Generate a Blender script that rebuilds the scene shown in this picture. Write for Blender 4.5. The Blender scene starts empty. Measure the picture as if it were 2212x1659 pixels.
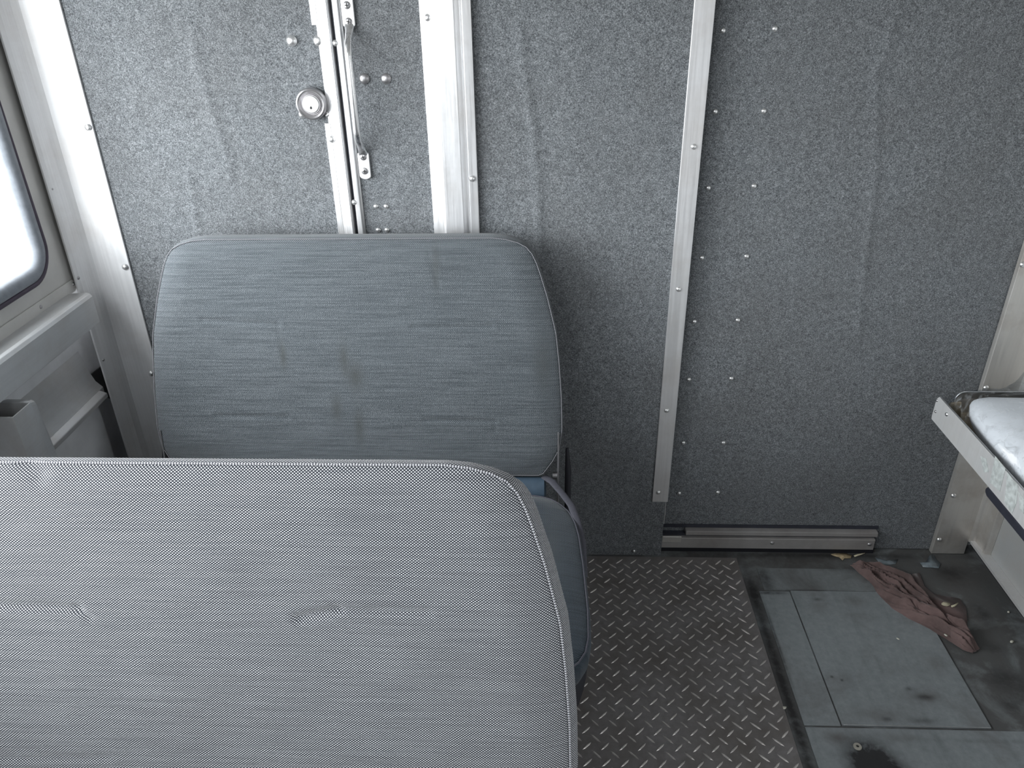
import bpy, bmesh, math, random
from mathutils import Vector, Matrix, noise

PI = math.pi
random.seed(7)
SC = bpy.context.scene
COL = SC.collection

# ------------------------------------------------------------------ camera
F, CX, CY, CAM_Z = 1684.0, 1106.0, 829.5, 1.6
_dn = Vector((64, 3090.5, F)).normalized()
_dp = Vector((74, -919.5, F)); _dp = (_dp - _dn * _dp.dot(_dn)).normalized()
_up = -_dn
_rt = _dn.cross(_dp)
R3 = Matrix((_rt, _dp, _up))                     # camera axes (right, down, forward) -> world
cam_data = bpy.data.cameras.new('camera'); cam = bpy.data.objects.new('camera', cam_data); COL.objects.link(cam)
cam_data.sensor_width = 36.0; cam_data.lens = F / 2212 * 36.0
cam_data.clip_start = 0.02
r0, r1, r2 = R3.col[0], R3.col[1], R3.col[2]
cam.matrix_world = Matrix(((r0.x, -r1.x, -r2.x, 0), (r0.y, -r1.y, -r2.y, 0), (r0.z, -r1.z, -r2.z, CAM_Z), (0, 0, 0, 1)))
SC.camera = cam

# ------------------------------------------------------------------ light
SKY_DIR = Vector((-.85, -.48, .2)).normalized(); SKY_LOW, SKY_HIGH = 5.0, 24.0
W = bpy.data.worlds.new('overcast_sky'); SC.world = W; W.use_nodes = True
wt = W.node_tree; wt.nodes.clear()
wo = wt.nodes.new('ShaderNodeOutputWorld'); bg = wt.nodes.new('ShaderNodeBackground')
tc = wt.nodes.new('ShaderNodeTexCoord'); sx = wt.nodes.new('ShaderNodeSeparateXYZ'); cr = wt.nodes.new('ShaderNodeValToRGB')
mr = wt.nodes.new('ShaderNodeMapRange')
mr.inputs['From Min'].default_value = -1; mr.inputs['From Max'].default_value = 1
wt.links.new(tc.outputs['Generated'], sx.inputs[0]); wt.links.new(sx.outputs['Z'], mr.inputs['Value'])
wt.links.new(mr.outputs[0], cr.inputs[0]); wt.links.new(cr.outputs[0], bg.inputs[0]); wt.links.new(bg.outputs[0], wo.inputs[0])
# the overcast is brightest on the driver's side, towards the front left
dt = wt.nodes.new('ShaderNodeVectorMath'); dt.operation = 'DOT_PRODUCT'; dt.inputs[1].default_value = SKY_DIR
wt.links.new(tc.outputs['Generated'], dt.inputs[0])
mx = wt.nodes.new('ShaderNodeMapRange'); mx.inputs['From Min'].default_value = .35; mx.inputs['From Max'].default_value = 1
mx.inputs['To Min'].default_value = SKY_LOW; mx.inputs['To Max'].default_value = SKY_HIGH; mx.interpolation_type = 'SMOOTHSTEP'
wt.links.new(dt.outputs['Value'], mx.inputs['Value']); wt.links.new(mx.outputs[0], bg.inputs[1])
e = cr.color_ramp.elements
e[0].position = 0.44; e[0].color = (0.50, 0.50, 0.50, 1)
e[1].position = 0.53; e[1].color = (0.95, 0.975, 1.0, 1)
SC.view_settings.view_transform = 'Standard'; SC.view_settings.look = 'None'
SC.view_settings.gamma = 1.0; SC.view_settings.exposure = -0.35
SC.view_settings.use_curve_mapping = False

def portal(loc, rot, sx_, sy_):
    l = bpy.data.lights.new('window_portal', 'AREA'); l.shape = 'RECTANGLE'; l.size = sx_; l.size_y = sy_
    l.cycles.is_portal = True
    o = bpy.data.objects.new('window_portal', l); COL.objects.link(o); o.location = loc; o.rotation_euler = rot

WS = (-1.12, -.30, 1.40, 2.07)     # unseen windshield opening x0 x1 z0 z1, narrowed to cut its light
WS_Y = -.50
LW = (-0.25, 1.725, 0.965, 1.80)  # left window y0 y1 z0 z1
RW = (-0.40, 0.62, 0.40, 1.90)    # unseen right door opening, enlarged to light the lower left wall and floor
portal(((WS[0]+WS[1])/2, WS_Y, (WS[2]+WS[3])/2), (PI/2, 0, 0), WS[1]-WS[0], WS[3]-WS[2])
portal((-1.25, (LW[0]+LW[1])/2, (LW[2]+LW[3])/2), (PI/2, 0, -PI/2), LW[1]-LW[0], LW[3]-LW[2])
portal((1.31, (RW[0]+RW[1])/2, (RW[2]+RW[3])/2), (PI/2, 0, PI/2), RW[1]-RW[0], RW[3]-RW[2])

# ------------------------------------------------------------------ points seen along a sight line, on a real plane
def _ray(px, py): return R3 @ Vector((px - CX, py - CY, F))
def on_y(px, py, Y): v = _ray(px, py); p = v * (Y / v.y); p.z += CAM_Z; return p
def on_x(px, py, X): v = _ray(px, py); p = v * (X / v.x); p.z += CAM_Z; return p
def on_z(px, py, Z): v = _ray(px, py); p = v * ((Z - CAM_Z) / v.z); p.z = Z; return p

# ------------------------------------------------------------------ object helpers
def tag(o, label=None, cat=None, group=None, kind=None):
    if label: o['label'] = label
    if cat: o['category'] = cat
    if group: o['group'] = group
    if kind: o['kind'] = kind
    return o

def obj(name, bm, mats, parent=None, smooth=False, auto=None):
    me = bpy.data.meshes.new(name)
    bm.normal_update(); bm.to_mesh(me); bm.free()
    for m in (mats if isinstance(mats, (list, tuple)) else [mats]): me.materials.append(m)
    if smooth:
        me.polygons.foreach_set('use_smooth', [True] * len(me.polygons))
    o = bpy.data.objects.new(name, me); COL.objects.link(o)
    if parent is not None:
        o.parent = parent
        p, off = parent, Vector((0, 0, 0))
        while p is not None: off += p.location; p = p.parent
        o.location = -off
    if auto is not None:
        md = o.modifiers.new('split', 'EDGE_SPLIT'); md.split_angle = math.radians(auto)
    return o

def empty(name, loc):
    o = bpy.data.objects.new(name, None); COL.objects.link(o); o.location = loc; o.empty_display_size = 0.05
    return o

def bevel(o, w, seg=2):
    m = o.modifiers.new('bevel', 'BEVEL'); m.width = w; m.segments = seg; m.limit_method = 'ANGLE'; m.angle_limit = math.radians(35)
    return o

def box(bm, x0, x1, y0, y1, z0, z1):
    v = [bm.verts.new(p) for p in ((x0,y0,z0),(x1,y0,z0),(x1,y1,z0),(x0,y1,z0),(x0,y0,z1),(x1,y0,z1),(x1,y1,z1),(x0,y1,z1))]
    for f in ((0,3,2,1),(4,5,6,7),(0,1,5,4),(1,2,6,5),(2,3,7,6),(3,0,4,7)): bm.faces.new([v[i] for i in f])

def boxed(*a):
    bm = bmesh.new(); box(bm, *a); return bm

def prism(pts, axis, a, b, bm=None):
    """closed 2D outline extruded along axis: 'x' pts=(y,z), 'y' pts=(x,z), 'z' pts=(x,y)"""
    bm = bm or bmesh.new()
    def P(p, t): return {'x': (t, p[0], p[1]), 'y': (p[0], t, p[1]), 'z': (p[0], p[1], t)}[axis]
    A = [bm.verts.new(P(p, a)) for p in pts]; B = [bm.verts.new(P(p, b)) for p in pts]
    n = len(pts)
    for i in range(n): bm.faces.new((A[i], A[(i+1) % n], B[(i+1) % n], B[i]))
    bm.faces.new(A[::-1]); bm.faces.new(B)
    bmesh.ops.recalc_face_normals(bm, faces=bm.faces)
    return bm

def tube(bm, pts, r, seg=10, flat=None, cap=True):
    """tube along pts; r may be number or list; flat=(wide, thin, wide_axis) gives an oval section"""
    pts = [Vector(p) for p in pts]; rings = []
    n = len(pts); up = Vector((0, 0, 1)) if abs((pts[-1]-pts[0]).normalized().z) < .9 else Vector((1, 0, 0))
    for i, p in enumerate(pts):
        t = (pts[min(i+1, n-1)] - pts[max(i-1, 0)]).normalized()
        a = up.cross(t).normalized(); b = t.cross(a)
        rr = r[i] if isinstance(r, (list, tuple)) else r
        ra, rb = (rr if isinstance(rr, tuple) else (rr, rr))
        rings.append([bm.verts.new(p + a * math.cos(2*PI*k/seg) * ra + b * math.sin(2*PI*k/seg) * rb) for k in range(seg)])
    for i in range(n-1):
        for k in range(seg):
            bm.faces.new((rings[i][k], rings[i][(k+1) % seg], rings[i+1][(k+1) % seg], rings[i+1][k]))
    if cap:
        bm.faces.new(rings[0][::-1]); bm.faces.new(rings[-1])
    bmesh.ops.recalc_face_normals(bm, faces=bm.faces)
    return bm

def lathe(prof, seg=32):
    """prof = (radius, height) from the axis outwards, axis = +z"""
    bm = bmesh.new(); rings = []
    for r, h in prof:
        if r < 1e-6: rings.append([bm.verts.new((0, 0, h))])
        else: rings.append([bm.verts.new((r*math.cos(2*PI*k/seg), r*math.sin(2*PI*k/seg), h)) for k in range(seg)])
    for a, b in zip(rings, rings[1:]):
        for k in range(seg):
            k2 = (k+1) % seg
            if len(a) == 1: bm.faces.new((a[0], b[k], b[k2]))
            elif len(b) == 1: bm.faces.new((a[k], a[k2], b[0]))
            else: bm.faces.new((a[k], a[k2], b[k2], b[k]))
    bmesh.ops.recalc_face_normals(bm, faces=bm.faces)
    return bm

NORM = {'-y': Matrix.Rotation(PI/2, 4, 'X'), '+x': Matrix.Rotation(PI/2, 4, 'Y'), '-x': Matrix.Rotation(-PI/2, 4, 'Y'), '+z': Matrix.Identity(4)}

# ------------------------------------------------------------------ materials
class NT:
    def __init__(s, name):
        s.m = bpy.data.materials.new(name); s.m.use_nodes = True; s.t = s.m.node_tree
        s.p = s.t.nodes['Principled BSDF']; s.out = s.t.nodes['Material Output']
    def n(s, kind, **kw):
        nd = s.t.nodes.new('ShaderNode' + kind)
        for k, v in kw.items():
            k2 = k.replace('_', ' ') if not hasattr(nd, k) else k
            if hasattr(nd, k): setattr(nd, k, v)
            else: nd.inputs[k2].default_value = v
        return nd
    def l(s, a, b):
        s.t.links.new(a.outputs[0] if hasattr(a, 'outputs') else a, b)
    def math(s, op, a, b=None, clamp=False):
        nd = s.t.nodes.new('ShaderNodeMath'); nd.operation = op; nd.use_clamp = clamp
        for i, x in enumerate((a, b)):
            if x is None: continue
            if isinstance(x, (int, float)): nd.inputs[i].default_value = x
            else: s.l(x, nd.inputs[i])
        return nd.outputs[0]
    def coords(s, scale=(1, 1, 1), which='Object', rot=(0, 0, 0)):
        tc = s.t.nodes.new('ShaderNodeTexCoord'); mp = s.t.nodes.new('ShaderNodeMapping')
        mp.inputs['Scale'].default_value = scale; mp.inputs['Rotation'].default_value = rot
        s.l(tc.outputs[which], mp.inputs[0]); return mp.outputs[0]
    def noise(s, vec, scale, detail=4, rough=.6, dist=0):
        nd = s.n('TexNoise', Scale=scale, Detail=detail, Roughness=rough, Distortion=dist); s.l(vec, nd.inputs['Vector']); return nd.outputs[0]
    def ramp(s, fac, stops, interp='LINEAR'):
        nd = s.t.nodes.new('ShaderNodeValToRGB'); nd.color_ramp.interpolation = interp
        e = nd.color_ramp.elements
        while len(e) < len(stops): e.new(0.5)
        for i, (p, c) in enumerate(stops):
            e[i].position = p; e[i].color = (c, c, c, 1) if isinstance(c, (int, float)) else (*c, 1)
        s.l(fac, nd.inputs[0]); return nd.outputs[0]
    def mix(s, fac, a, b, mode='MIX'):
        nd = s.t.nodes.new('ShaderNodeMix'); nd.data_type = 'RGBA'; nd.blend_type = mode
        for i, x in ((0, fac), (6, a), (7, b)):
            if isinstance(x, (int, float)): nd.inputs[i].default_value = x
            elif isinstance(x, tuple): nd.inputs[i].default_value = (*x, 1)
            else: s.l(x, nd.inputs[i])
        return nd.outputs[2]
    def bump(s, h, strength=.3, dist=.002):
        nd = s.n('Bump', Strength=strength, Distance=dist); s.l(h, nd.inputs['Height']); s.l(nd.outputs[0], s.p.inputs['Normal'])
    def set(s, **kw):
        for k, v in kw.items():
            k = k.replace('_', ' ')
            if isinstance(v, (int, float)): s.p.inputs[k].default_value = v
            elif isinstance(v, tuple): s.p.inputs[k].default_value = (*v, 1)
            else: s.l(v, s.p.inputs[k])
        return s.m
    def spots(s, vec, spots):
        """sum of soft ellipses (a, b, ra, rb) on two coordinates of vec (first two)"""
        sp = s.t.nodes.new('ShaderNodeSeparateXYZ'); s.l(vec, sp.inputs[0]); tot = None
        for (a, b, ra, rb, k) in spots:
            dx = s.math('DIVIDE', s.math('SUBTRACT', sp.outputs[0], a), ra); dy = s.math('DIVIDE', s.math('SUBTRACT', sp.outputs[1], b), rb)
            d = s.math('ADD', s.math('MULTIPLY', dx, dx), s.math('MULTIPLY', dy, dy))
            g = s.math('MULTIPLY', s.math('POWER', 2.7183, s.math('MULTIPLY', d, -1.0)), k)
            tot = g if tot is None else s.math('ADD', tot, g)
        return tot

def metal(name, col=(.78, .78, .79), rough=.38, met=.85, streak='z', dirt=.25, dirtcol=(.42, .34, .27)):
    t = NT(name)
    sc = {'z': (60, 60, 1.5), 'y': (60, 1.5, 60), 'x': (1.5, 60, 60)}[streak]
    st = t.noise(t.coords(sc), 3, 3)
    bl = t.noise(t.coords(), 7, 5, .65)
    c = t.mix(t.ramp(bl, [(.45, 0), (.75, dirt)]), col, dirtcol)
    c = t.mix(t.ramp(st, [(.35, .12), (.6, 0)]), c, (.35, .35, .36))
    scr = t.noise(t.coords((18, 18, 18)), 6, 8, .8)
    rr = t.math('ADD', t.ramp(st, [(.3, rough-.07), (.7, rough+.08)]), t.ramp(scr, [(.4, 0), (.8, .12)]))
    t.bump(st, .08, .001)
    return t.set(Base_Color=c, Roughness=rr, Metallic=met)

M = {}
M['alu'] = metal('brushed_aluminium', met=.66, rough=.36)
M['alu_post'] = metal('corner_post_aluminium', (.82, .82, .83), .40, .35)
M['alu_dull'] = metal('dull_painted_aluminium', (.62, .62, .62), .5, .35, dirt=.2)
M['alu_y'] = metal('aluminium_ledge', (.66, .67, .68), .42, .55, 'y', .3)
M['alu_dirty'] = metal('stained_aluminium', (.66, .64, .61), .42, .7, dirt=.6, dirtcol=(.36, .30, .25))
M['track'] = metal('dull_track_metal', (.46, .44, .43), .5, .5, 'x', .5, (.2, .17, .15))
M['wallskin'] = metal('worn_wall_aluminium', (.42, .43, .43), .55, .3, dirt=.3)
M['rivet'] = metal('rivet_metal', (.8, .8, .8), .3, .9, dirt=.1)
M['chrome'] = metal('polished_metal', (.88, .88, .89), .27, 1.0, dirt=.05)
M['satin'] = metal('satin_steel', (.42, .41, .42), .35, .9, dirt=.1)

def felt(name, dark=(.035, .038, .042), light=(.34, .355, .37)):
    t = NT(name); v = t.coords()
    f1 = t.noise(v, 400, 3, .8, .8); f2 = t.noise(v, 90, 2, .6, 1.0)
    big = t.noise(v, 5, 3, .6)
    c = t.ramp(t.math('ADD', t.math('MULTIPLY', f1, .8), t.math('MULTIPLY', f2, .2)), [(.36, dark), (.5, (.14, .15, .16)), (.64, light)])
    c = t.mix(t.ramp(big, [(.4, 0), (.7, .22)]), c, (.09, .085, .082))
    t.bump(f1, .6, .002)
    return t.set(Base_Color=c, Roughness=.95, Sheen_Weight=.15, Specular_IOR_Level=.15)
M['felt'] = felt('grey_felt_lining')

def weave(name, stains=(), dot=(.67, .67, .69), base=(.026, .029, .038), tint=None, streak=.5):
    t = NT(name)
    uv = t.n('UVMap'); uvo = uv.outputs[0]
    wn = t.n('TexNoise', Scale=9.0, Detail=2.0); t.l(uvo, wn.inputs['Vector'])
    wsub = t.n('VectorMath', operation='SUBTRACT'); t.l(wn.outputs['Color'], wsub.inputs[0]); wsub.inputs[1].default_value = (.5, .5, .5)
    wsc = t.n('VectorMath', operation='SCALE'); t.l(wsub.outputs[0], wsc.inputs[0]); wsc.inputs['Scale'].default_value = .006
    wad = t.n('VectorMath', operation='ADD'); t.l(uvo, wad.inputs[0]); t.l(wsc.outputs[0], wad.inputs[1])
    sp = t.n('SeparateXYZ'); t.l(wad.outputs[0], sp.inputs[0])
    cu = t.math('COSINE', t.math('MULTIPLY', sp.outputs[0], 2*PI/.0045)); cv = t.math('COSINE', t.math('MULTIPLY', sp.outputs[1], 2*PI/.0035))
    pr = t.math('MULTIPLY', cu, cv)
    mp = t.n('Mapping'); mp.inputs['Scale'].default_value = (4, 150, 1); t.l(uvo, mp.inputs[0])
    slub = t.noise(mp.outputs[0], 1.6, 3, .7)
    blot = t.noise(uvo, 5, 4, .65)
    dc = t.mix(t.ramp(slub, [(.36, streak), (.60, 0)]), dot, tuple(x*.42 for x in dot))
    dc = t.mix(t.ramp(blot, [(.45, 0), (.7, .28)]), dc, tint or (.48, .46, .46))
    c = t.mix(t.ramp(pr, [(.04, 0), (.50, 1)], 'EASE'), base, dc)
    if stains:
        c = t.mix(t.math('MINIMUM', t.spots(uvo, stains), .85), c, (.055, .06, .06))
    t.bump(pr, .35, .0012)
    return t.set(Base_Color=c, Roughness=.9, Sheen_Weight=.2, Specular_IOR_Level=.2)

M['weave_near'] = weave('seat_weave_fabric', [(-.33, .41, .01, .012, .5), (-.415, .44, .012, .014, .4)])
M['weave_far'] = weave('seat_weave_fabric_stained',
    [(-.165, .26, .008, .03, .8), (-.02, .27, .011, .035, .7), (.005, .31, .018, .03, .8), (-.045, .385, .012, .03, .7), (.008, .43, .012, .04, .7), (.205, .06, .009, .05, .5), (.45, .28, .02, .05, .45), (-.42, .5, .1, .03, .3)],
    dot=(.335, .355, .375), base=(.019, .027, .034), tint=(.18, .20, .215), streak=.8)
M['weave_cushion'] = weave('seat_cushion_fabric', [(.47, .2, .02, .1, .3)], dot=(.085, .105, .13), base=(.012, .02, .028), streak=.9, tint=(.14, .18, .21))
def piping_mat(name, hi):
    t = NT(name); uv = t.n('UVMap'); sp = t.n('SeparateXYZ'); t.l(uv.outputs[0], sp.inputs[0])
    s_ = t.math('SINE', t.math('MULTIPLY', sp.outputs[0], 2*PI/.0036))
    c = t.mix(t.ramp(s_, [(.25, 0), (.6, 1)]), (.10, .10, .115), (hi, hi, hi*1.03))
    return t.set(Base_Color=c, Roughness=.9)
M['piping'] = piping_mat('stitched_piping', .60)
M['piping_far'] = piping_mat('dull_stitched_piping', .30)

def plain(name, col, rough=.6, met=0., nscale=40, amt=.15, bump=.1, **kw):
    t = NT(name); v = t.coords(); f = t.noise(v, nscale, 5, .6)
    c = t.mix(t.ramp(f, [(.35, 0), (.7, 1)]), tuple(x*(1-amt) for x in col), tuple(min(1, x*(1+amt)) for x in col))
    t.bump(f, bump, .001)
    return t.set(Base_Color=c, Roughness=rough, Metallic=met, **kw)
M['black'] = plain('black_plastic', (.010, .010, .015), .7)
M['vinyl'] = plain('black_blue_vinyl', (.05, .075, .105), .3, bump=.1)
M['rubber'] = plain('black_rubber', (.03, .032, .045), .5)
M['gasket'] = plain('grey_window_rubber', (.24, .26, .29), .32, bump=.05)
M['gasket_lip'] = plain('dark_rubber_lip', (.06, .045, .07), .5)
M['strap'] = plain('dark_webbing', (.06, .06, .075), .8, nscale=300)
M['cream'] = plain('off_white_paint', (.56, .55, .53), .5, .2, nscale=12, amt=.06)
M['ceil'] = plain('roof_paint', (.40, .40, .39), .6, nscale=10, amt=.04)
M['skin'] = plain('grey_inner_skin', (.70, .71, .73), .5, .0, nscale=9, amt=.12)
M['bright'] = plain('bare_metal_edge', (.75, .75, .76), .35, .8)
M['plug'] = plain('lock_face_metal', (.85, .85, .85), .4, .6, bump=0)
M['washer'] = plain('old_washer', (.40, .38, .33), .5, .2)
M['leaf'] = plain('dry_leaf', (.42, .33, .20), .8, nscale=120, amt=.35)
M['leaf_pale'] = plain('pale_dry_leaf', (.55, .50, .36), .7, nscale=160, amt=.25)
M['scrap'] = plain('bluish_plastic_scrap', (.16, .19, .21), .35, nscale=60, amt=.3)
M['crumb'] = plain('pale_crumb', (.6, .58, .5), .7)
M['tape'] = plain('tape_residue', (.50, .53, .52), .3, nscale=90, amt=.25)
M['card'] = plain('tan_cardboard', (.36, .30, .22), .8, nscale=60, amt=.2)
M['slot'] = plain('screw_slot_dark', (.03, .03, .03), .6)

def rag_mat():
    t = NT('brown_rag_cloth'); v = t.coords(); f = t.noise(v, 500, 2, .7); b = t.noise(v, 14, 4, .6)
    c = t.mix(t.ramp(b, [(.35, 0), (.7, 1)]), (.09, .06, .056), (.19, .125, .118))
    t.bump(f, .4, .001)
    return t.set(Base_Color=c, Roughness=.95, Sheen_Weight=.2)
M['rag'] = rag_mat()
M['bagwhite'] = plain('white_padding', (.93, .935, .95), .6, nscale=30, amt=.03, bump=.3)
def film():
    t = NT('clear_plastic_film'); v = t.coords(); f = t.noise(v, 28, 4, .7, 1.2)
    tr = t.n('BsdfTransparent'); tr.inputs[0].default_value = (.93, .94, .95, 1)
    df = t.n('BsdfDiffuse'); df.inputs[0].default_value = (.8, .82, .84, 1)
    gl = t.n('BsdfGlossy'); gl.inputs['Roughness'].default_value = .12
    m1 = t.n('MixShader'); m1.inputs[0].default_value = .45; t.l(df, m1.inputs[1]); t.l(gl, m1.inputs[2])
    m2 = t.n('MixShader'); t.l(t.ramp(f, [(.50, .0), (.74, .30)]), m2.inputs[0]); t.l(tr, m2.inputs[1]); t.l(m1.outputs[0], m2.inputs[2])
    b = t.n('Bump', Strength=.8, Distance=.006); t.l(f, b.inputs['Height']); t.l(b.outputs[0], gl.inputs['Normal']); t.l(b.outputs[0], df.inputs['Normal'])
    t.l(m2.outputs[0], t.out.inputs[0]); return t.m
M['film'] = film()
def glass():
    t = NT('window_glass'); tr = t.n('BsdfTransparent'); tr.inputs[0].default_value = (.97, .98, .98, 1)
    gl = t.n('BsdfGlossy'); gl.inputs['Roughness'].default_value = .02
    m = t.n('MixShader'); m.inputs[0].default_value = .06; t.l(tr, m.inputs[1]); t.l(gl, m.inputs[2]); t.l(m.outputs[0], t.out.inputs[0]); return t.m
M['glass'] = glass()

def floor_mat(name, col, grime, spots=(), rough=.5, thr=(.46, .62), black=()):
    t = NT(name); v = t.coords()
    g = t.noise(v, 5.5, 6, .62, .5); f = t.noise(v, 70, 5, .7); st = t.noise(t.coords((14, 2, 1)), 2, 5, .6)
    c = t.mix(t.ramp(f, [(.3, 0), (.7, 1)]), tuple(x*.86 for x in col), tuple(x*1.1 for x in col))
    c = t.mix(t.ramp(g, [(thr[0], 0), (thr[1], .8)]), c, grime)
    c = t.mix(t.ramp(st, [(.5, 0), (.7, .3)]), c, (.10, .115, .12))
    if spots: c = t.mix(t.math('MINIMUM', t.math('MULTIPLY', t.spots(v, spots), t.ramp(t.noise(v, 25, 5, .7), [(.3, .4), (.6, 1)])), .9), c, grime)
    if black: c = t.mix(t.math('MINIMUM', t.math('MULTIPLY', t.spots(v, black), t.ramp(t.noise(v, 40, 5, .7), [(.35, .5), (.55, 1)])), .95), c, (.018, .017, .018))
    t.bump(f, .15, .001)
    return t.set(Base_Color=c, Roughness=t.ramp(g, [(.3, rough-.08), (.7, rough+.2)]), Metallic=0.0, Specular_IOR_Level=.4)
M['floor'] = floor_mat('grimy_floor_paint', (.20, .215, .22), (.058, .054, .052),
    [(1.19, 1.76, .05, .04, 1.), (1.18, 1.60, .05, .05, .7), (.75, 1.71, .14, .010, .9), (.63, 1.83, .3, .04, .9)], .5, (.36, .50),
    black=[(.594, 1.35, .013, .40, 1.1), (1.185, 1.79, .05, .03, .8), (1.20, 1.62, .02, .04, .7), (1.15, 1.40, .05, .035, .7), (1.17, 1.50, .03, .02, .5), (1.13, 1.325, .04, .02, .6), (1.2, 1.35, .04, .03, .6), (.60, 1.69, .02, .04, .8), (.9, 1.855, .3, .012, .8)])
M['hatch'] = floor_mat('hatch_grey_paint', (.225, .245, .255), (.12, .115, .115),
    [(.93, 1.34, .03, .02, .9), (.80, 1.285, .05, .02, .7), (.76, 1.63, .02, .02, .5), (.87, 1.66, .03, .02, .6), (.86, 1.60, .04, .02, .4), (1.0, 1.44, .03, .03, .5), (.68, 1.22, .03, .015, .9), (.83, 1.225, .04, .012, .6)], .48, (.5, .8),
    black=[(.925, 1.338, .022, .008, .7), (.895, 1.362, .008, .006, .8), (.765, 1.665, .012, .006, .6), (.72, 1.395, .004, .004, .9), (.742, 1.385, .004, .004, .8), (.735, 1.155, .045, .05, 2.2), (.76, 1.09, .05, .05, 2.5), (.76, 1.0, .05, .05, 2.), (.64, 1.69, .04, .006, .9), (.615, 1.5, .004, .15, .7), (.89, 1.27, .03, .008, .5), (.81, 1.272, .012, .006, .6), (1.06, 1.22, .2, .006, .2)])
M['floor_light'] = floor_mat('grimy_sheet_paint', (.19, .205, .21), (.085, .08, .076), (), .5, (.45, .65), black=[(.95, 1.80, .12, .02, .7), (.64, 1.75, .02, .05, .8), (.75, 1.70, .1, .006, .8)])
M['plate'] = (lambda: (lambda t: (lambda v: (lambda f, g: t.set(Base_Color=t.mix(t.ramp(g, [(.4, 0), (.65, .7)]), t.mix(t.ramp(f, [(.3, 0), (.7, 1)]), (.17, .158, .158), (.24, .228, .228)), (.12, .105, .092)), Roughness=.5, Metallic=.2))(t.noise(v, 60, 5, .7), t.noise(v, 6, 5, .65)))(t.coords()))(NT('tread_plate_metal')))()
M['lug'] = plain('worn_lug_metal', (.60, .565, .54), .36, .45, nscale=30, amt=.3)

# ------------------------------------------------------------------ rivets
rivet_me = {}
def rivet(parent, p, normal='-y', r=.0065, mat='rivet', flat=.55, name='rivet'):
    key = (round(r, 4), mat, flat)
    if key not in rivet_me:
        bm = lathe([(r*1.12, 0), (r*1.08, r*.12), (r, r*.18), (r*.93, r*.18+r*flat*.35), (r*.75, r*.18+r*flat*.65), (r*.45, r*.18+r*flat*.9), (0, r*.18+r*flat)], 16)
        me = bpy.data.meshes.new(name); bm.to_mesh(me); bm.free(); me.materials.append(M[mat])
        me.polygons.foreach_set('use_smooth', [True]*len(me.polygons)); rivet_me[key] = me
    o = bpy.data.objects.new(name, rivet_me[key]); COL.objects.link(o); o.parent = parent
    off = Vector((0, 0, 0)); q = parent
    while q is not None: off += q.location; q = q.parent
    o.matrix_local = Matrix.Translation(Vector(p) - off) @ NORM[normal]
    return o

# ------------------------------------------------------------------ setting: shell
XL, XR, YB, ZT = -1.25, 1.31, 1.90, 2.12     # outer skins
S = lambda o, label, cat: tag(o, label, cat, kind='structure')
fl = obj('floor', boxed(-1.3, 1.36, -.6, 1.95, -.05, 0), M['floor']); S(fl, 'grimy dark grey painted van floor with worn patches', 'floor')
ce = obj('ceiling', boxed(-1.3, 1.36, -.6, 1.95, ZT, ZT+.04), M['ceil']); S(ce, 'pale roof panel above the cab', 'ceiling')

def rrect(a0, a1, b0, b1, r, n=8):
    pts = []
    for cx_, cy_, t0 in ((a1-r, b1-r, 0), (a0+r, b1-r, PI/2), (a0+r, b0+r, PI), (a1-r, b0+r, 3*PI/2)):
        for k in range(n+1):
            t = t0 + PI/2*k/n; pts.append((cx_+r*math.cos(t), cy_+r*math.sin(t)))
    return pts

def holed(outer, hole, P, depth):
    """flat panel with one hole; P maps (a,b,t) to a point, extruded by depth"""
    bm = bmesh.new(); ed = []
    for loop in (outer, hole):
        vs = [bm.verts.new(P(a, b, 0)) for a, b in loop]
        ed += [bm.edges.new((vs[i], vs[(i+1) % len(vs)])) for i in range(len(vs))]
    bmesh.ops.triangle_fill(bm, use_beauty=True, edges=ed)
    g = bmesh.ops.extrude_face_region(bm, geom=list(bm.faces))
    d = Vector(P(0, 0, depth)) - Vector(P(0, 0, 0))
    bmesh.ops.translate(bm, verts=[v for v in g['geom'] if isinstance(v, bmesh.types.BMVert)], vec=d)
    bmesh.ops.recalc_face_normals(bm, faces=bm.faces)
    return bm

def window(name, n_lab, a0, a1, b0, b1, P, depth_glass, cat='window'):
    """rubber framed pane; P(a, b, t) with t pointing into the cab"""
    bm = bmesh.new()
    prof = [(.0, -.012), (.002, .009), (.010, .014), (.024, .010), (.030, .004), (.030, -.012)]   # (inward from opening, towards cab)
    loops = []
    for inn, t in prof:
        pts = rrect(a0-.004+inn, a1+.004-inn, b0-.004+inn, b1+.004-inn, max(.075-inn, .03), 10)
        loops.append([bm.verts.new(P(a, b, t)) for a, b in pts])
    n = len(loops[0])
    for i in range(len(loops)):
        A, B = loops[i], loops[(i+1) % len(loops)]
        for k in range(n): bm.faces.new((A[k], A[(k+1) % n], B[(k+1) % n], B[k]))
    bmesh.ops.recalc_face_normals(bm, faces=bm.faces)
    fr = obj(name, bm, M['gasket'], smooth=True, auto=50); S(fr, n_lab, cat)
    bm = bmesh.new(); rings = []
    pts = rrect(a0-.009, a1+.009, b0-.009, b1+.009, .08, 10)
    c = [Vector(P(a, b, .004)) for a, b in pts]; c.append(c[0])
    tube(bm, c, .0065, 8, cap=False)
    obj('dark_rubber_lip', bm, M['gasket_lip'], fr, smooth=True)
    g = bmesh.new(); pts = rrect(a0+.02, a1-.02, b0+.02, b1-.02, .05, 10)
    v0 = [g.verts.new(P(a, b, -.004)) for a, b in pts]; v1 = [g.verts.new(P(a, b, -.008)) for a, b in pts]
    g.faces.new(v0); g.faces.new(v1[::-1])
    for k in range(len(v0)): g.faces.new((v0[k], v1[k], v1[(k+1) % len(v0)], v0[(k+1) % len(v0)]))
    obj('glass_pane', g, M['glass'], fr)
    return fr

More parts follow.
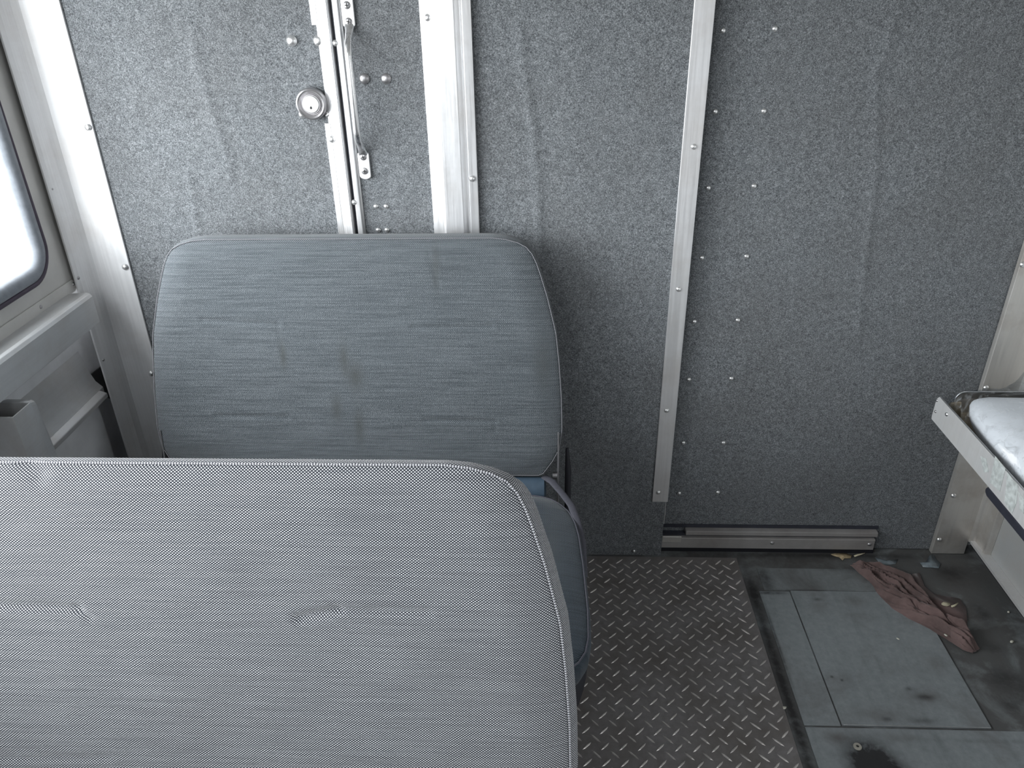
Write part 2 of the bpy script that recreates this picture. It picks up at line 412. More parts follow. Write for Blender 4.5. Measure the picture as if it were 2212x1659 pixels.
# left side wall: upper panel (holds the window) and recessed lower skin
XP = -1.190      # window panel face
bm = holed([(-.54, .885), (1.93, .885), (1.93, ZT), (-.54, ZT)], rrect(*LW[:2], *LW[2:], .075, 10), lambda a, b, t: (XP - t, a, b), .03)
wl = obj('wall_left', bm, M['cream']); S(wl, 'off-white side wall panel around the left window', 'wall')
obj('lower_skin', boxed(XL-.03, XL, -.54, 1.93, 0, .90), M['skin'], wl)
window('window_1', 'left side window with rounded corner and dark rubber seal, bright sky outside', LW[0], LW[1], LW[2], LW[3], lambda a, b, t: (XP + t, a, b), 0)
# right side wall
XRP = 1.290
bm = holed([(-.54, .056), (1.93, .056), (1.93, ZT), (-.54, ZT)], rrect(*RW[:2], *RW[2:], .075, 10), lambda a, b, t: (XRP + t, a, b), .03)
wr = obj('wall_right', bm, M['wallskin']); S(wr, 'dull aluminium side wall behind the tray at the right', 'wall')
obj('lower_skin', boxed(XRP+.012, XRP+.04, -.54, 1.93, 0, .06), M['black'], wr)
window('window_2', 'unseen opening of the right side door, enlarged to light the lower cab', RW[0], RW[1], RW[2], RW[3], lambda a, b, t: (XRP - t, a, b), 0)
# front wall with windshield
bm = holed([(-1.3, 0), (1.36, 0), (1.36, ZT), (-1.3, ZT)], rrect(WS[0], WS[1], WS[2], WS[3], .09, 10), lambda a, b, t: (a, WS_Y - t, b), .04)
wf = obj('wall_front', bm, M['alu_dull']); S(wf, 'front wall of the cab around the windshield', 'wall')
window('window_3', 'unseen windshield at the front of the cab, narrowed to let in less light', WS[0], WS[1], WS[2], WS[3], lambda a, b, t: (a, WS_Y + t, b), 0)

db = bevel(obj('dash_light_block', prism([(-.49, 0.005), (-.49, 1.24), (-.36, 1.22), (-.22, 1.10), (-.20, 0.005)], 'x', -1.115, .62), M['black']), .02, 3)  # unseen box added to keep front light off the lower bulkhead
tag(db, 'unseen black dash box added under the windshield to block low light', 'dash_light_block')
# ------------------------------------------------------------------ bulkhead
def sheet(x0, x1, z0, z1, Y, thick, wrinkles, step=.008, wob=.0015, seed=0):
    """felt covered panel: fine grid facing -y with raised creases, plus returns at its edges"""
    nx = max(2, int((x1-x0)/step)); nz = max(2, int((z1-z0)/step)); bm = bmesh.new(); rows = []
    segs = []
    for poly, amp, w in wrinkles:
        for a, b in zip(poly, poly[1:]): segs.append((a[0], a[1], b[0], b[1], amp, w))
    for j in range(nz+1):
        z = z0+(z1-z0)*j/nz; row = []
        cand = [s for s in segs if min(s[1], s[3])-.05 < z < max(s[1], s[3])+.05]
        for i in range(nx+1):
            x = x0+(x1-x0)*i/nx; d = noise.noise(Vector((x*3+seed, z*3, 0)))*wob + noise.noise(Vector((x*14+seed, z*9, 4)))*wob*.35
            best = {}
            for (ax, az, bx, bz, amp, w) in cand:
                L2 = (bx-ax)**2+(bz-az)**2; t = max(0, min(1, ((x-ax)*(bx-ax)+(z-az)*(bz-az))/L2))
                qx, qz = ax+(bx-ax)*t, az+(bz-az)*t; dd = math.hypot(x-qx, z-qz)
                k = amp*math.exp(-(dd/w)**2)*(1 if x < qx else .75)
                best[amp, w] = max(best.get((amp, w), 0), k, key=abs)
            d += sum(best.values())
            row.append(bm.verts.new((x, Y-d, z)))
        rows.append(row)
    for j in range(nz):
        for i in range(nx): bm.faces.new((rows[j][i], rows[j][i+1], rows[j+1][i+1], rows[j+1][i]))
    loop = rows[0] + [r[-1] for r in rows[1:]] + rows[-1][-2::-1] + [r[0] for r in rows[-2:0:-1]]
    back = [bm.verts.new((v.co.x, Y+thick, v.co.z)) for v in loop]
    n = len(loop)
    for i in range(n): bm.faces.new((loop[i], back[i], back[(i+1) % n], loop[(i+1) % n]))
    return bm
def W_(pts, Y): return [(p.x, p.z) for p in (on_y(px, py, Y) for px, py in pts)]

YL, YD = 1.848, 1.888      # faces: fixed lining / sliding door
wr_c = [(W_([(1125, 60), (1130, 150), (1142, 200), (1158, 330), (1163, 420), (1168, 540)], YL), .0045, .010),
        (W_([(1250, 60), (1240, 250), (1262, 420)], YL), .0015, .03)]
wb = obj('wall_back', sheet(-.4575, .352, .0, ZT, YL, .03, wr_c, seed=2), M['felt'], smooth=True, auto=60)
S(wb, 'grey felt covered bulkhead wall between the door strips and the sliding door', 'wall')
rivet(wb, on_y(1369, 1191, YL-.0005), r=.005)
for px, py, r in ((787, 170, .0105), (834, 170, .0105), (812, 446, .0055), (834, 446, .0055), (817, 497, .0055), (836, 497, .0055)):
    rivet(wb, on_y(px, py, YL-.001), r=r, mat='satin' if r > .01 else 'rivet', flat=.45, name='bolt_head')

wr_l = [(W_([(420, 60), (425, 130), (450, 210), (470, 270), (488, 330), (500, 375)], YL), .004, .011),
        (W_([(410, 380), (425, 480), (430, 520)], YL), .003, .009), (W_([(700, 330), (715, 420), (725, 500)], YL), -.002, .012)]
d1 = obj('door_1', sheet(-1.072, -.4975, .03, ZT, YL, .03, wr_l, seed=11), M['felt'], smooth=True, auto=60)
S(d1, 'felt covered bulkhead door with round lock, left of the metal edge strips', 'door')
for px, py in ((630, 88), (688, 88)): rivet(d1, on_y(px, py, YL-.001), r=.011, flat=.6, name='bolt_head')
for px, py in ((653, 247), (709, 247)): rivet(d1, on_y(px, py, YL-.001), r=.008, flat=.6, name='bolt_head')
# lock
lc = on_y(677, 222, YL)
def placed(name, bm, mat, parent, loc, normal='-y', rot=0):
    o = obj(name, bm, M[mat], parent, smooth=True, auto=32)
    off = Vector((0, 0, 0)); q = parent
    while q is not None: off += q.location; q = q.parent
    o.matrix_local = Matrix.Translation(Vector(loc)-off) @ NORM[normal] @ Matrix.Rotation(rot, 4, 'Z')
    return o
lk = placed('door_lock', lathe([(.033, 0), (.0345, .006), (.0345, .020), (.033, .024), (.030, .026), (.027, .024), (.024, .019), (.022, .018), (.0205, .020), (.0205, .022), (.0195, .022)], 48), 'satin', d1, lc)
# brighter lock plug and its key hole
def sub(name, bm, mat, parent, world):
    o = obj(name, bm, M[mat], None, smooth=True, auto=32); o.parent = parent
    o.matrix_local = (Matrix.Translation(lc) @ NORM['-y']).inverted() @ world; return o
sub('lock_plug', lathe([(.0195, .019), (.0185, .0235), (.017, .0245), (0, .0245)], 40), 'plug', lk, Matrix.Translation(lc) @ NORM['-y'])
bmk = bmesh.new(); tube(bmk, [(0, -.0075, .0243), (0, -.0075, .0252)], .0028, 12); box(bmk, -.0008, .0008, -.0075, -.003, .0243, .0252)
sub('key_hole', bmk, 'slot', lk, Matrix.Translation(lc) @ NORM['-y'])
# door edge strip: folded section
bm = prism([(-.4985, YL+.01), (-.4985, YL-.006), (-.487, YL-.009), (-.484, YL-.016), (-.4695, YL-.019), (-.466, YL-.015), (-.466, YL+.01)], 'z', .03, ZT-.01)
es = obj('edge_strip', bm, M['alu'], d1, smooth=False); tag(es, 'bare aluminium strip folded over the door edge')
bm = bmesh.new(); box(bm, -.508, -.494, YL-.008, YL-.001, on_y(684, 54, YL).z, ZT-.012); bevel(obj('latch_plate', bm, M['alu'], d1), .001)
bm = bmesh.new(); box(bm, -.508, -.494, YL-.008, YL-.001, .2, on_y(709, 265, YL).z); lp = bevel(obj('latch_plate', bm, M['alu'], d1), .001)
rivet(d1, on_y(717, 301, YL-.009), r=.007)
# sliding door at right
wr_r = [(W_([(1892, 160), (1895, 300), (1888, 420), (1872, 540), (1862, 640), (1858, 720)], YD), .0035, .010),
        (W_([(1945, 0), (1925, 80), (1900, 150)], YD), .003, .012), (W_([(2040, 375), (2160, 372)], YD), -.002, .008)]
d2 = obj('door_2', sheet(.33, 1.20, .004, ZT, YD, .02, wr_r, seed=31), M['felt'], smooth=True, auto=60)
S(d2, 'grey felt covered sliding door with two columns of rivets, right of the metal strip', 'door')
for px, py in ((1562,66),(1674,62),(1545,241),(1650,240),(1530,406),(1629,402),(1516,557),(1613,554),(1500,695),(1594,692),(1488,820),(1580,818),(1476,957),(1563,957),(1467,1066),(1551,1064)):
    rivet(d2, on_y(px, py, YD-.001), r=.0058)
# hidden backing above the floor behind the door
obj('backing_plate', boxed(-1.25, 1.31, 1.912, 1.93, 0, ZT), M['skin'], wb)
# trims (bare metal)
def trim(n, pts, z0, z1, label, mat='alu', bv=.0012):
    o = bevel(obj('trim_%d' % n, prism(pts, 'z', z0, z1), M[mat]), bv, 2); return S(o, label, 'metal trim')
t1 = trim(1, [(-1.178, YL+.02), (-1.178, 1.792), (-1.172, 1.790), (-1.166, 1.800), (-1.156, 1.828), (-1.143, YL-.010), (-1.055, YL-.006), (-1.055, YL), (-1.10, YL+.02)], 0, ZT,
          'tall aluminium corner post between the side window and the left felt door', 'alu_post')
for px, py in ((190, 275), (270, 577), (327, 807)): rivet(t1, on_y(px, py, YL-.008), r=.0075)
for px, py in ((50, 191), (113, 408), (169, 600), (223, 777)): rivet(t1, on_x(px, py, -1.169), '+x', r=.0045, mat='satin')
t2 = trim(2, [(-.271, YL), (-.271, YL-.012), (-.244, YL-.016), (-.239, YL-.026), (-.196, YL-.026), (-.190, YL-.014), (-.184, YL-.012), (-.180, YL-.018), (-.160, YL-.016), (-.160, YL)], .0, ZT,
          'wide folded aluminium post on the bulkhead, right of the grab handle')
for px, py, r, y in ((924, 38, .007, -.014), (1020, 386, .007, -.018)): rivet(t2, on_y(px, py, YL+y), r=r)
t3 = trim(3, [(.312, YL-.0005), (.312, YL-.006), (.357, YL-.006), (.357, YL-.0005)], .205, ZT, 'narrow flat aluminium strip down the edge of the felt wall beside the sliding door')
obj('edge_sliver', boxed(.3525, .3540, YL, YL+.02, .12, .205), M['alu'], t3)
for px, py in ((1499,317),(1466,625),(1440,887),(1422,1064)): rivet(t3, on_y(px, py, YL-.0065), r=.0062)
t4 = trim(4, [(-.459, YL), (-.459, YL-.010), (-.4565, YL-.013), (-.446, YL-.013), (-.444, YL-.005), (-.441, YL-.004), (-.441, YL)], .0, ZT, 'thin aluminium jamb strip right of the narrow dark door gap')
for px, py in ((724, 93), (765, 437)): rivet(t4, on_y(px, py, YL-.012), r=.0062)
obj('gap_seal', boxed(-.4655, -.4595, YL-.001, YL+.02, .03, ZT), M['rubber'], t4)
t5 = trim(5, [(1.165, 1.884), (1.165, 1.868), (1.2625, 1.868), (1.2625, 1.884)], .002, ZT, 'flat aluminium corner trim at the right end of the bulkhead', 'alu_dirty')
for px, py in ((2210, 572), (2130, 838), (2060, 1071), (2029, 1166)): rivet(t5, on_y(px, py, 1.867), r=.0068)
t6 = trim(6, [(1.262, 1.89), (1.262, 1.866), (1.268, 1.858), (1.273, 1.855), (1.275, 1.812), (1.269, 1.806), (1.270, 1.797), (1.2895, 1.795), (1.2895, 1.89)], .05, ZT,
          'ribbed aluminium post on the right side wall next to the corner trim', 'alu_dirty')
bm = prism([(1.260, .063), (1.2895, .061), (1.2895, .053), (1.262, .052)], 'y', -.48, 1.855)
k = obj('baseboard_right', bm, M['alu_dull']); S(k, 'sloping aluminium kick strip along the foot of the right wall', 'kick strip')

# ------------------------------------------------------------------ left wall fittings
# riveted strip under the window
ts = bevel(obj('trim_7', boxed(XP+.0005, XP+.004, -.48, 1.800, .884, .915), M['cream']), .001); S(ts, 'thin riveted strip directly under the left window panel', 'metal trim')
for px, py in ((88, 663), (159, 614)): rivet(ts, on_x(px, py, XP+.004), '+x', r=.0045, mat='satin')
# ledge box
le = empty('window_ledge', (-1.15, 1.0, .80))
tag(le, 'long square-edged aluminium ledge running below the left window', 'ledge')
bm = prism([(-1.188, .884), (-1.188, .8885), (-1.140, .892), (-1.132, .8895), (-1.1275, .882), (-1.1275, .812), (-1.188, .812)], 'y', -.48, 1.768)
bevel(obj('front_channel', bm, M['alu_y'], le), .0012, 2)
obj('bracket', boxed(-1.249, -1.19, -.48, 1.70, .80, .886), M['skin'], le)
# hat rail on the recessed skin
rl = empty('side_rail', (-1.22, .9, .55)); tag(rl, 'recessed metal rail along the lower left wall, ending in a dark notch', 'rail')
bm = prism([(-1.2495, .700), (-1.244, .680), (-1.236, .640), (-1.226, .610), (-1.210, .592), (-1.2105, .572), (-1.2495, .572)], 'y', -.48, 1.826)
obj('rail_face', bm, M['alu_y'], rl, smooth=True, auto=40)
bm = prism([(-1.2105, .5925), (-1.190, .585), (-1.190, .572), (-1.2105, .572)], 'y', -.48, 1.806)
bevel(obj('rail_lip', bm, M['alu_y'], rl), .002, 2)
bm = prism([(p.y, p.z) for p in (on_x(px, py, -1.2405) for px, py in ((194, 812), (219, 791), (240, 862), (210, 846)))], 'x', -1.2440, -1.2405); obj('dark_notch', bm, M['slot'], rl)
obj('lower_panel', boxed(-1.249, -1.215, -.48, 1.79, .0, .571), M['skin'], rl)
# open topped square duct
du = empty('metal_duct', (-1.15, 1.40, 0)); tag(du, 'open-topped square metal duct standing against the left wall', 'duct')
bm = bmesh.new()
x0, x1, y0, y1, zt = -1.1885, -1.10, 1.342, 1.405, .786
for a in ((x0, x1, y0, y0+.003), (x1-.003, x1, y0+.003, y1), (x0, x0+.003, y0+.003, y1), (x0+.003, x1-.003, y1-.003, y1)): box(bm, *a, .0, zt)
obj('duct_shell', bm, M['alu_y'], du)
bm = prism([(1.405, .786), (1.45, .77), (1.46, .60), (1.47, 0), (1.405, 0)], 'x', -1.1885, -1.118); bevel(obj('duct_fairing', bm, M['alu_y'], du), .012, 3)

# ------------------------------------------------------------------ grab handle
gh = empty('grab_handle', (-.415, YL, 1.16)); tag(gh, 'polished vertical grab handle screwed to the felt wall beside the door edge', 'handle')
hx0 = on_y(788, 385, YL-.003); hx1 = on_y(752, -6, YL-.003); xb = (hx0.x+hx1.x)/2
zb0, zb1, zt0, zt1 = on_y(0, 386, YL).z, on_y(0, 330, YL).z, on_y(0, 57, YL).z, on_y(0, -8, YL).z
zb0 = on_y(788, 386, YL).z; zb1 = on_y(788, 328, YL).z; zt0 = on_y(757, 58, YL).z; zt1 = on_y(752, -12, YL).z
pts, rad = [], []
def hp(z, d, a, b): pts.append((xb, YL-.006-d, z)); rad.append((b, a))
bm = bmesh.new()
hp(zb1-.006, .0, .012, .004); hp(zb1+.006, .006, .0095, .005); hp(zb1+.020, .020, .008, .0065); hp(zb1+.036, .034, .008, .0075); hp(zb1+.055, .040, .008, .008)
hp(zt0-.055, .040, .008, .008); hp(zt0-.036, .034, .008, .0075); hp(zt0-.020, .020, .008, .0065); hp(zt0-.006, .006, .0095, .005); hp(zt0+.006, .0, .012, .004)
# tube() puts its first radius along up x t; make the wide radius lie along x
rad = [(a, b) for a, b in rad]
tube(bm, pts, rad, 14)
obj('grip_bar', bm, M['chrome'], gh, smooth=True, auto=60)
def pad(z0, z1, flip):
    n = 10; w = .0135; out = []
    for k in range(n+1): out.append((xb - w*math.cos(PI*k/n)*(.75+.25*abs(math.cos(PI*k/n))), z0+.008-.008*math.sin(PI*k/n)))
    for k in range(n+1): out.append((xb + w*math.cos(PI*k/n), z1-.008+.008*math.sin(PI*k/n)))
    bm = prism(out, 'y', YL-.009, YL-.0012)
    return bevel(obj('mounting_pad', bm, M['alu'], gh, smooth=False), .0015, 2)
for z0, z1 in ((zb0, zb1+.003), (zt0-.003, zt1)):
    p_ = pad(z0, z1, 0)
    for zz in (z0+.020, z1-.013) if z0 < 1.3 else (z0+.014, z0+.046):
        s_ = rivet(p_, (xb, YL-.0088, zz), r=.0072, mat='satin', flat=.25, name='screw')
        bm = bmesh.new(); box(bm, -.0045, .0045, -.001, .001, .0026, .0034); box(bm, -.001, .001, -.0045, .0045, .0026, .0034)
        bmesh.ops.rotate(bm, verts=bm.verts, matrix=Matrix.Rotation(.5+zz*9, 3, 'Z')); bmesh.ops.transform(bm, verts=bm.verts, matrix=Matrix.Translation((xb, YL-.0088, zz)) @ NORM['-y'])
        obj('screw_recess', bm, M['slot'], gh)

# ------------------------------------------------------------------ bench seats
def interp(tab, t):
    if t <= tab[0][0]: return tab[0][1]
    for (a, x), (b, y) in zip(tab, tab[1:]):
        if t <= b: return x+(y-x)*(t-a)/(b-a)
    return tab[-1][1]
HW_BACK = [(0, .335), (.003, .365), (.010, .392), (.020, .412), (.035, .425), (.055, .435), (.08, .444), (.13, .460), (.21, .480), (.28, .488), (.36, .494), (.44, .496), (.485, .490), (.515, .474), (.545, .452), (.55, .44)]
HW_CUSH = [(0, .43), (.006, .455), (.016, .475), (.034, .494), (.06, .513), (.1, .526), (.145, .533), (.24, .539), (.37, .543), (.44, .541), (.475, .534), (.50, .520), (.52, .498), (.53, .47)]

def padded(hw, L, P, creases, rings, bulge, name_mat, nu=170, v_extra=(), seed=0):
    """cushion shell. P(u, v, out) -> point; rings(nz) -> list of (offset, depth); P(.., out) out<0 goes to the back"""
    bm = bmesh.new(); uvl = bm.loops.layers.uv.new('UVMap')
    vs_ = sorted(set([round(a, 5) for a, _ in hw] + [round(L*i/110, 5) for i in range(111)]))
    vs = [vs_[0]]
    for v in vs_[1:]:
        if v - vs[-1] > .0006: vs.append(v)
    grid = []; UV = {}
    for v in vs:
        h = interp(hw, v); row = []
        for i in range(nu+1):
            s = -1+2*i/nu; s = math.sin(s*PI/2)*.35 + s*.65; u = s*h
            eb = min(1, min(v, L-v)/.05); es_ = min(1, (h-abs(u))/.07)
            b = bulge*(math.sin(eb*PI/2)**.7 if eb > 0 else 0)*(math.sin(max(es_, 0)*PI/2)**.7)
            b += .0022*noise.noise(Vector((u*5+seed, v*6, 1)))*min(1, eb*es_*2) + .0009*noise.noise(Vector((u*13+seed, v*22, 3)))*min(1, eb*es_*2)
            for (ua, va, ub, vb, amp, w) in creases:
                L2 = (ub-ua)**2+(vb-va)**2; t = max(0, min(1, ((u-ua)*(ub-ua)+(v-va)*(vb-va))/L2))
                qu, qv = ua+(ub-ua)*t, va+(vb-va)*t; d = math.hypot(u-qu, v-qv)
                if d < w*5: b -= amp*math.exp(-(d/w)**2) - amp*.15*math.exp(-((d-w*1.9)/(w*1.2))**2)*(1 if v > qv else .5)
            vt = bm.verts.new(P(u, v, b)); UV[vt] = (u, v); row.append(vt)
        grid.append(row)
    for j in range(len(vs)-1):
        for i in range(nu): bm.faces.new((grid[j][i], grid[j+1][i], grid[j+1][i+1], grid[j][i+1]))
    loop = grid[0][:] + [r[-1] for r in grid[1:]] + grid[-1][-2::-1] + [r[0] for r in grid[-2:0:-1]]
    co = [Vector(UV[v]) for v in loop]; n = len(loop)
    prev, prev_uv = loop, [Vector(UV[v]) for v in loop]
    acc = [0]
    for i in range(n): acc.append(acc[-1]+(co[(i+1) % n]-co[i]).length)
    # outward direction from a window of neighbours
    nrm = []
    for i in range(n):
        t = co[(i+3) % n]-co[i-3]; t.normalize(); nrm.append(Vector((-t.y, t.x)) * -1)
    cen = Vector((0, L/2))
    for i in range(n):
        if nrm[i].dot(co[i]-cen) < 0: nrm[i] = -nrm[i]
    for _ in range(4): nrm = [((nrm[i-1]+nrm[i]*2+nrm[(i+1) % n])/4).normalized() for i in range(n)]
    rs = rings(0); dsum = 0
    for k in range(1, len(rs)):
        cur, cuv = [], []
        for i in range(n):
            top = max(0, -nrm[i].y)**2
            o, d = rings(top)[k]; q = co[i]+nrm[i]*o
            vt = bm.verts.new(P(q.x, q.y, -d)); cur.append(vt); cuv.append(q + nrm[i]*d)
            UV[vt] = q + nrm[i]*d
        for i in range(n):
            j = (i+1) % n
            bm.faces.new((prev[i], cur[i], cur[j], prev[j]))
        prev = cur
    bm.faces.new(prev)
    for f in bm.faces:
        for lp in f.loops: lp[uvl].uv = UV[lp.vert]
    bmesh.ops.recalc_face_normals(bm, faces=bm.faces)
    return bm, [v.co.copy() for v in loop], co, nrm

def cord(points, r, name, mat, parent, close=True):
    pts = points[:]
    # resample
    out = [pts[0]]
    for p in pts[1:]:
        if (p-out[-1]).length > .006: out.append(p)
    if close: out.append(out[0])
    bm = bmesh.new(); tube(bm, out, r, 8, cap=not close)
    uvl = bm.loops.layers.uv.new('UVMap'); bm.verts.ensure_lookup_table()
    acc = [0]
    for a, b in zip(out, out[1:]): acc.append(acc[-1]+(b-a).length)
    for f in bm.faces:
        for lp in f.loops:
            i, k = divmod(lp.vert.index if lp.vert.index >= 0 else 0, 8); lp[uvl].uv = (acc[min(i, len(acc)-1)], k/8)
    return obj(name, bm, M[mat], parent, smooth=True)

def bench(root_xy, label, far):
    cx, dy = root_xy
    root = empty('bench_seat', (cx, 1.35+dy, 0)); tag(root, label, 'bench seat', 'bench seats bolted down one behind the other')
    if far:
        cre = [(-.355, .178, -.172, .188, .0042, .0040), (-.172, .188, -.168, .25, .0012, .004), (.143, .197, .334, .194, .0042, .0040),
               (-.343, .404, -.166, .408, .0042, .0040), (.168, .413, .337, .416, .0042, .0040), (.337, .416, .337, .443, .0018, .004), (.19, .03, .21, .10, .001, .006)]
        def rings(top):
            s = [(0, 0), (.003, .006), (.004, .02), (.004, .04), (.002, .06), (-.006, .072), (-.03, .078)]
            t = [(0, 0), (.005, .006), (.0095, .018), (.011, .032), (.007, .052), (-.004, .068), (-.03, .078)]
            return [(a[0]*(1-top)+b[0]*top, a[1]*(1-top)+b[1]*top) for a, b in zip(s, t)]
        fab = 'weave_far'
    else:
        cre = [(-.36, .186, -.16, .192, .0052, .0055), (-.16, .192, -.145, .205, .003, .005), (.136, .202, .19, .188, .0052, .0055), (.19, .188, .31, .190, .0026, .005),
               (-.36, .405, -.33, .42, .0035, .008), (-.33, .42, -.15, .416, .002, .006), (-.205, -.002, -.19, .012, .004, .012), (-.44, .42, -.42, .44, .003, .008)]
        def rings(top):
            s = [(0, 0), (.005, .004), (.010, .012), (.013, .028), (.011, .050), (.0, .068), (-.03, .078)]
            t = [(0, 0), (.0035, .004), (.0045, .010), (.001, .020), (-.010, .034), (-.032, .060), (-.05, .074)]
            return [(a[0]*(1-top)+b[0]*top, a[1]*(1-top)+b[1]*top) for a, b in zip(s, t)]
        fab = 'weave_near'
    k15 = 1/math.hypot(1, .27)
    def PB(u, v, o): return Vector((cx+u, 1.72+dy-.27*v - o*k15, 1.04-v + o*.27*k15))
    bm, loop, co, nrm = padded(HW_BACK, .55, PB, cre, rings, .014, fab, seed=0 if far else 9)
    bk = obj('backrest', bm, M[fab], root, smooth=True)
    cord([p + (PB(c.x+n_.x*.0015, c.y+n_.y*.0015, .0012)-PB(c.x, c.y, 0)) for p, c, n_ in zip(loop, co, nrm)], .0015 if not far else .0011, 'piping', 'piping_far' if far else 'piping', bk)
    def PC(u, v, o): return Vector((cx+u, 1.535+dy-v, .452 + o - .02*v))
    def ringc(top): return [(0, 0), (.005, .006), (.007, .020), (.006, .040), (.001, .056), (-.008, .064), (-.03, .066)]
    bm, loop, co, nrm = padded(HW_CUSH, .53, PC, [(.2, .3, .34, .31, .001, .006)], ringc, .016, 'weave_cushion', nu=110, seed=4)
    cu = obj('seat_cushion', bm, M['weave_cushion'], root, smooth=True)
    cord([p + Vector((n_.x*.001, -n_.y*.001, .0008)) for p, n_ in zip(loop, nrm)], .0019, 'piping', 'strap', cu)
    # black pan
    bm = bmesh.new(); ringsP = []
    for off, z in ((-.006, .392), (.001, .380), (.000, .34), (-.010, .29), (-.032, .245), (-.07, .215)):
        ringsP.append([bm.verts.new((cx+c.x+n_.x*off, 1.535+dy-(c.y+n_.y*off), z)) for c, n_ in zip(co, nrm)])
    n = len(co)
    for A, B in zip(ringsP, ringsP[1:]):
        for i in range(n): bm.faces.new((A[i], A[(i+1) % n], B[(i+1) % n], B[i]))
    bm.faces.new(ringsP[0]); bm.faces.new(ringsP[-1]); bmesh.ops.recalc_face_normals(bm, faces=bm.faces)
    obj('seat_pan', bm, M['black'], root, smooth=True, auto=50)
    for s in (-1, 1):
        x = cx + s*.30
        bm = boxed(x-.022, x+.022, 1.20+dy, 1.40+dy, .018, .216); box(bm, x-.035, x+.035, 1.12+dy, 1.48+dy, .009, .018)
        bevel(obj('leg', bm, M['black'], root), .003)
        # hinge plate tying back to seat, with bolt
        xs = cx + s*.489
        bm = prism([(1.570+dy, .36), (1.606+dy, .36), (1.622+dy, .57), (1.592+dy, .60), (1.575+dy, .50)], 'x', xs-.002, xs+.002)
        pl = bevel(obj('hinge_plate', bm, M['satin'], root), .0008)
        bm = bmesh.new(); tube(bm, [(cx+s*.476, 1.59+dy, .475), (cx+s*.4868, 1.59+dy, .475)], .009, 14); obj('hinge_bolt', bm, M['satin'], pl, smooth=True, auto=40)
        bm = bmesh.new(); tube(bm, [(cx+s*.515, 1.615+dy, .30), (cx+s*.515, 1.615+dy, .47), (cx+s*.512, 1.63+dy, .53)], [.008, .008, .004], 12); obj('frame_post', bm, M['black'], root, smooth=True, auto=50)
        bm = bmesh.new(); tube(bm, [(cx+s*.02, 1.60+dy, .335), (cx+s*.515, 1.60+dy, .335)], .011, 10); obj('frame_tube', bm, M['black'], root, smooth=True, auto=50)
        # dark webbing flap that runs from the hinge over the cushion corner
        pts = [(cx+s*.455, 1.575+dy, .482), (cx+s*.475, 1.550+dy, .484), (cx+s*.497, 1.520+dy, .474), (cx+s*.519, 1.488+dy, .462), (cx+s*.531, 1.45+dy, .45), (cx+s*.542, 1.39+dy, .43), (cx+s*.548, 1.31+dy, .40)]
        bm = bmesh.new(); tube(bm, pts, [(.010, .003)]*2+[(.009, .003)]*4+[(.004, .002)], 10); obj('webbing_flap', bm, M['strap'], root, smooth=True)
    bm = bmesh.new(); tube(bm, [(cx-.46, 1.566+dy, .452), (cx-.455, 1.566+dy, .452), (cx+.455, 1.566+dy, .452), (cx+.46, 1.566+dy, .452)], [.018, .030, .030, .018], 20)
    obj('vinyl_roll', bm, M['vinyl'], root, smooth=True, auto=60)
    return root

bench((-.457, 0.0), 'rear bench seat backed against the felt bulkhead, bluish grey weave with stains', True)
bench((-.461, -.91), 'nearest bench seat filling the lower left, black and white dotted weave backrest', False)

# ------------------------------------------------------------------ floor fittings
# tread plate with raised lugs
tp = empty('tread_plate', (.21, 1.0, 0)); tag(tp, 'dark diamond-pattern steel tread plate on the floor beside the bench seats', 'tread plate')
px0, px1, py0, py1 = -.30, .577, -.18, 1.836
obj('plate', boxed(px0, px1, py0, py1, .0, .004), M['plate'], tp)
bm = bmesh.new(); pit = .042
def lug(x, y, sgn):
    a = sgn*math.radians(44) + random.uniform(-.03, .03); c, s = math.cos(a), math.sin(a); L = .0152*random.uniform(.92, 1.05); w = .0025; h = .0014
    def q(l, t, z): return bm.verts.new((x+l*c-t*s, y+l*s+t*c, .004+z))
    base = [q(-L, 0, 0), q(-L*.5, -w, 0), q(L*.5, -w, 0), q(L, 0, 0), q(L*.5, w, 0), q(-L*.5, w, 0)]
    r1_, r2_ = q(-L*.62, 0, h), q(L*.62, 0, h)
    m1, m2, m3, m4 = q(-L*.45, -w*.45, h), q(L*.45, -w*.45, h), q(L*.45, w*.45, h), q(-L*.45, w*.45, h)
    for f in ((base[0], base[1], m1, r1_), (base[1], base[2], m2, m1), (base[2], base[3], r2_, m2), (base[3], base[4], m3, r2_), (base[4], base[5], m4, m3), (base[5], base[0], r1_, m4), (r1_, m1, m4), (m1, m2, m3, m4), (m2, r2_, m3)):
        bm.faces.new(f)
j = 0; y = py0+.02
while y < py1-.015:
    x = px0+.02; 
    while x < px1-.012:
        lug(x, y, 1)
        if x+pit/2 < px1-.012 and y+pit/2 < py1-.012: lug(x+pit/2, y+pit/2, -1)
        x += pit
    y += pit
bmesh.ops.recalc_face_normals(bm, faces=bm.faces)
lg = obj('raised_lugs', bm, M['lug'], tp); tag(lg, kind='stuff')
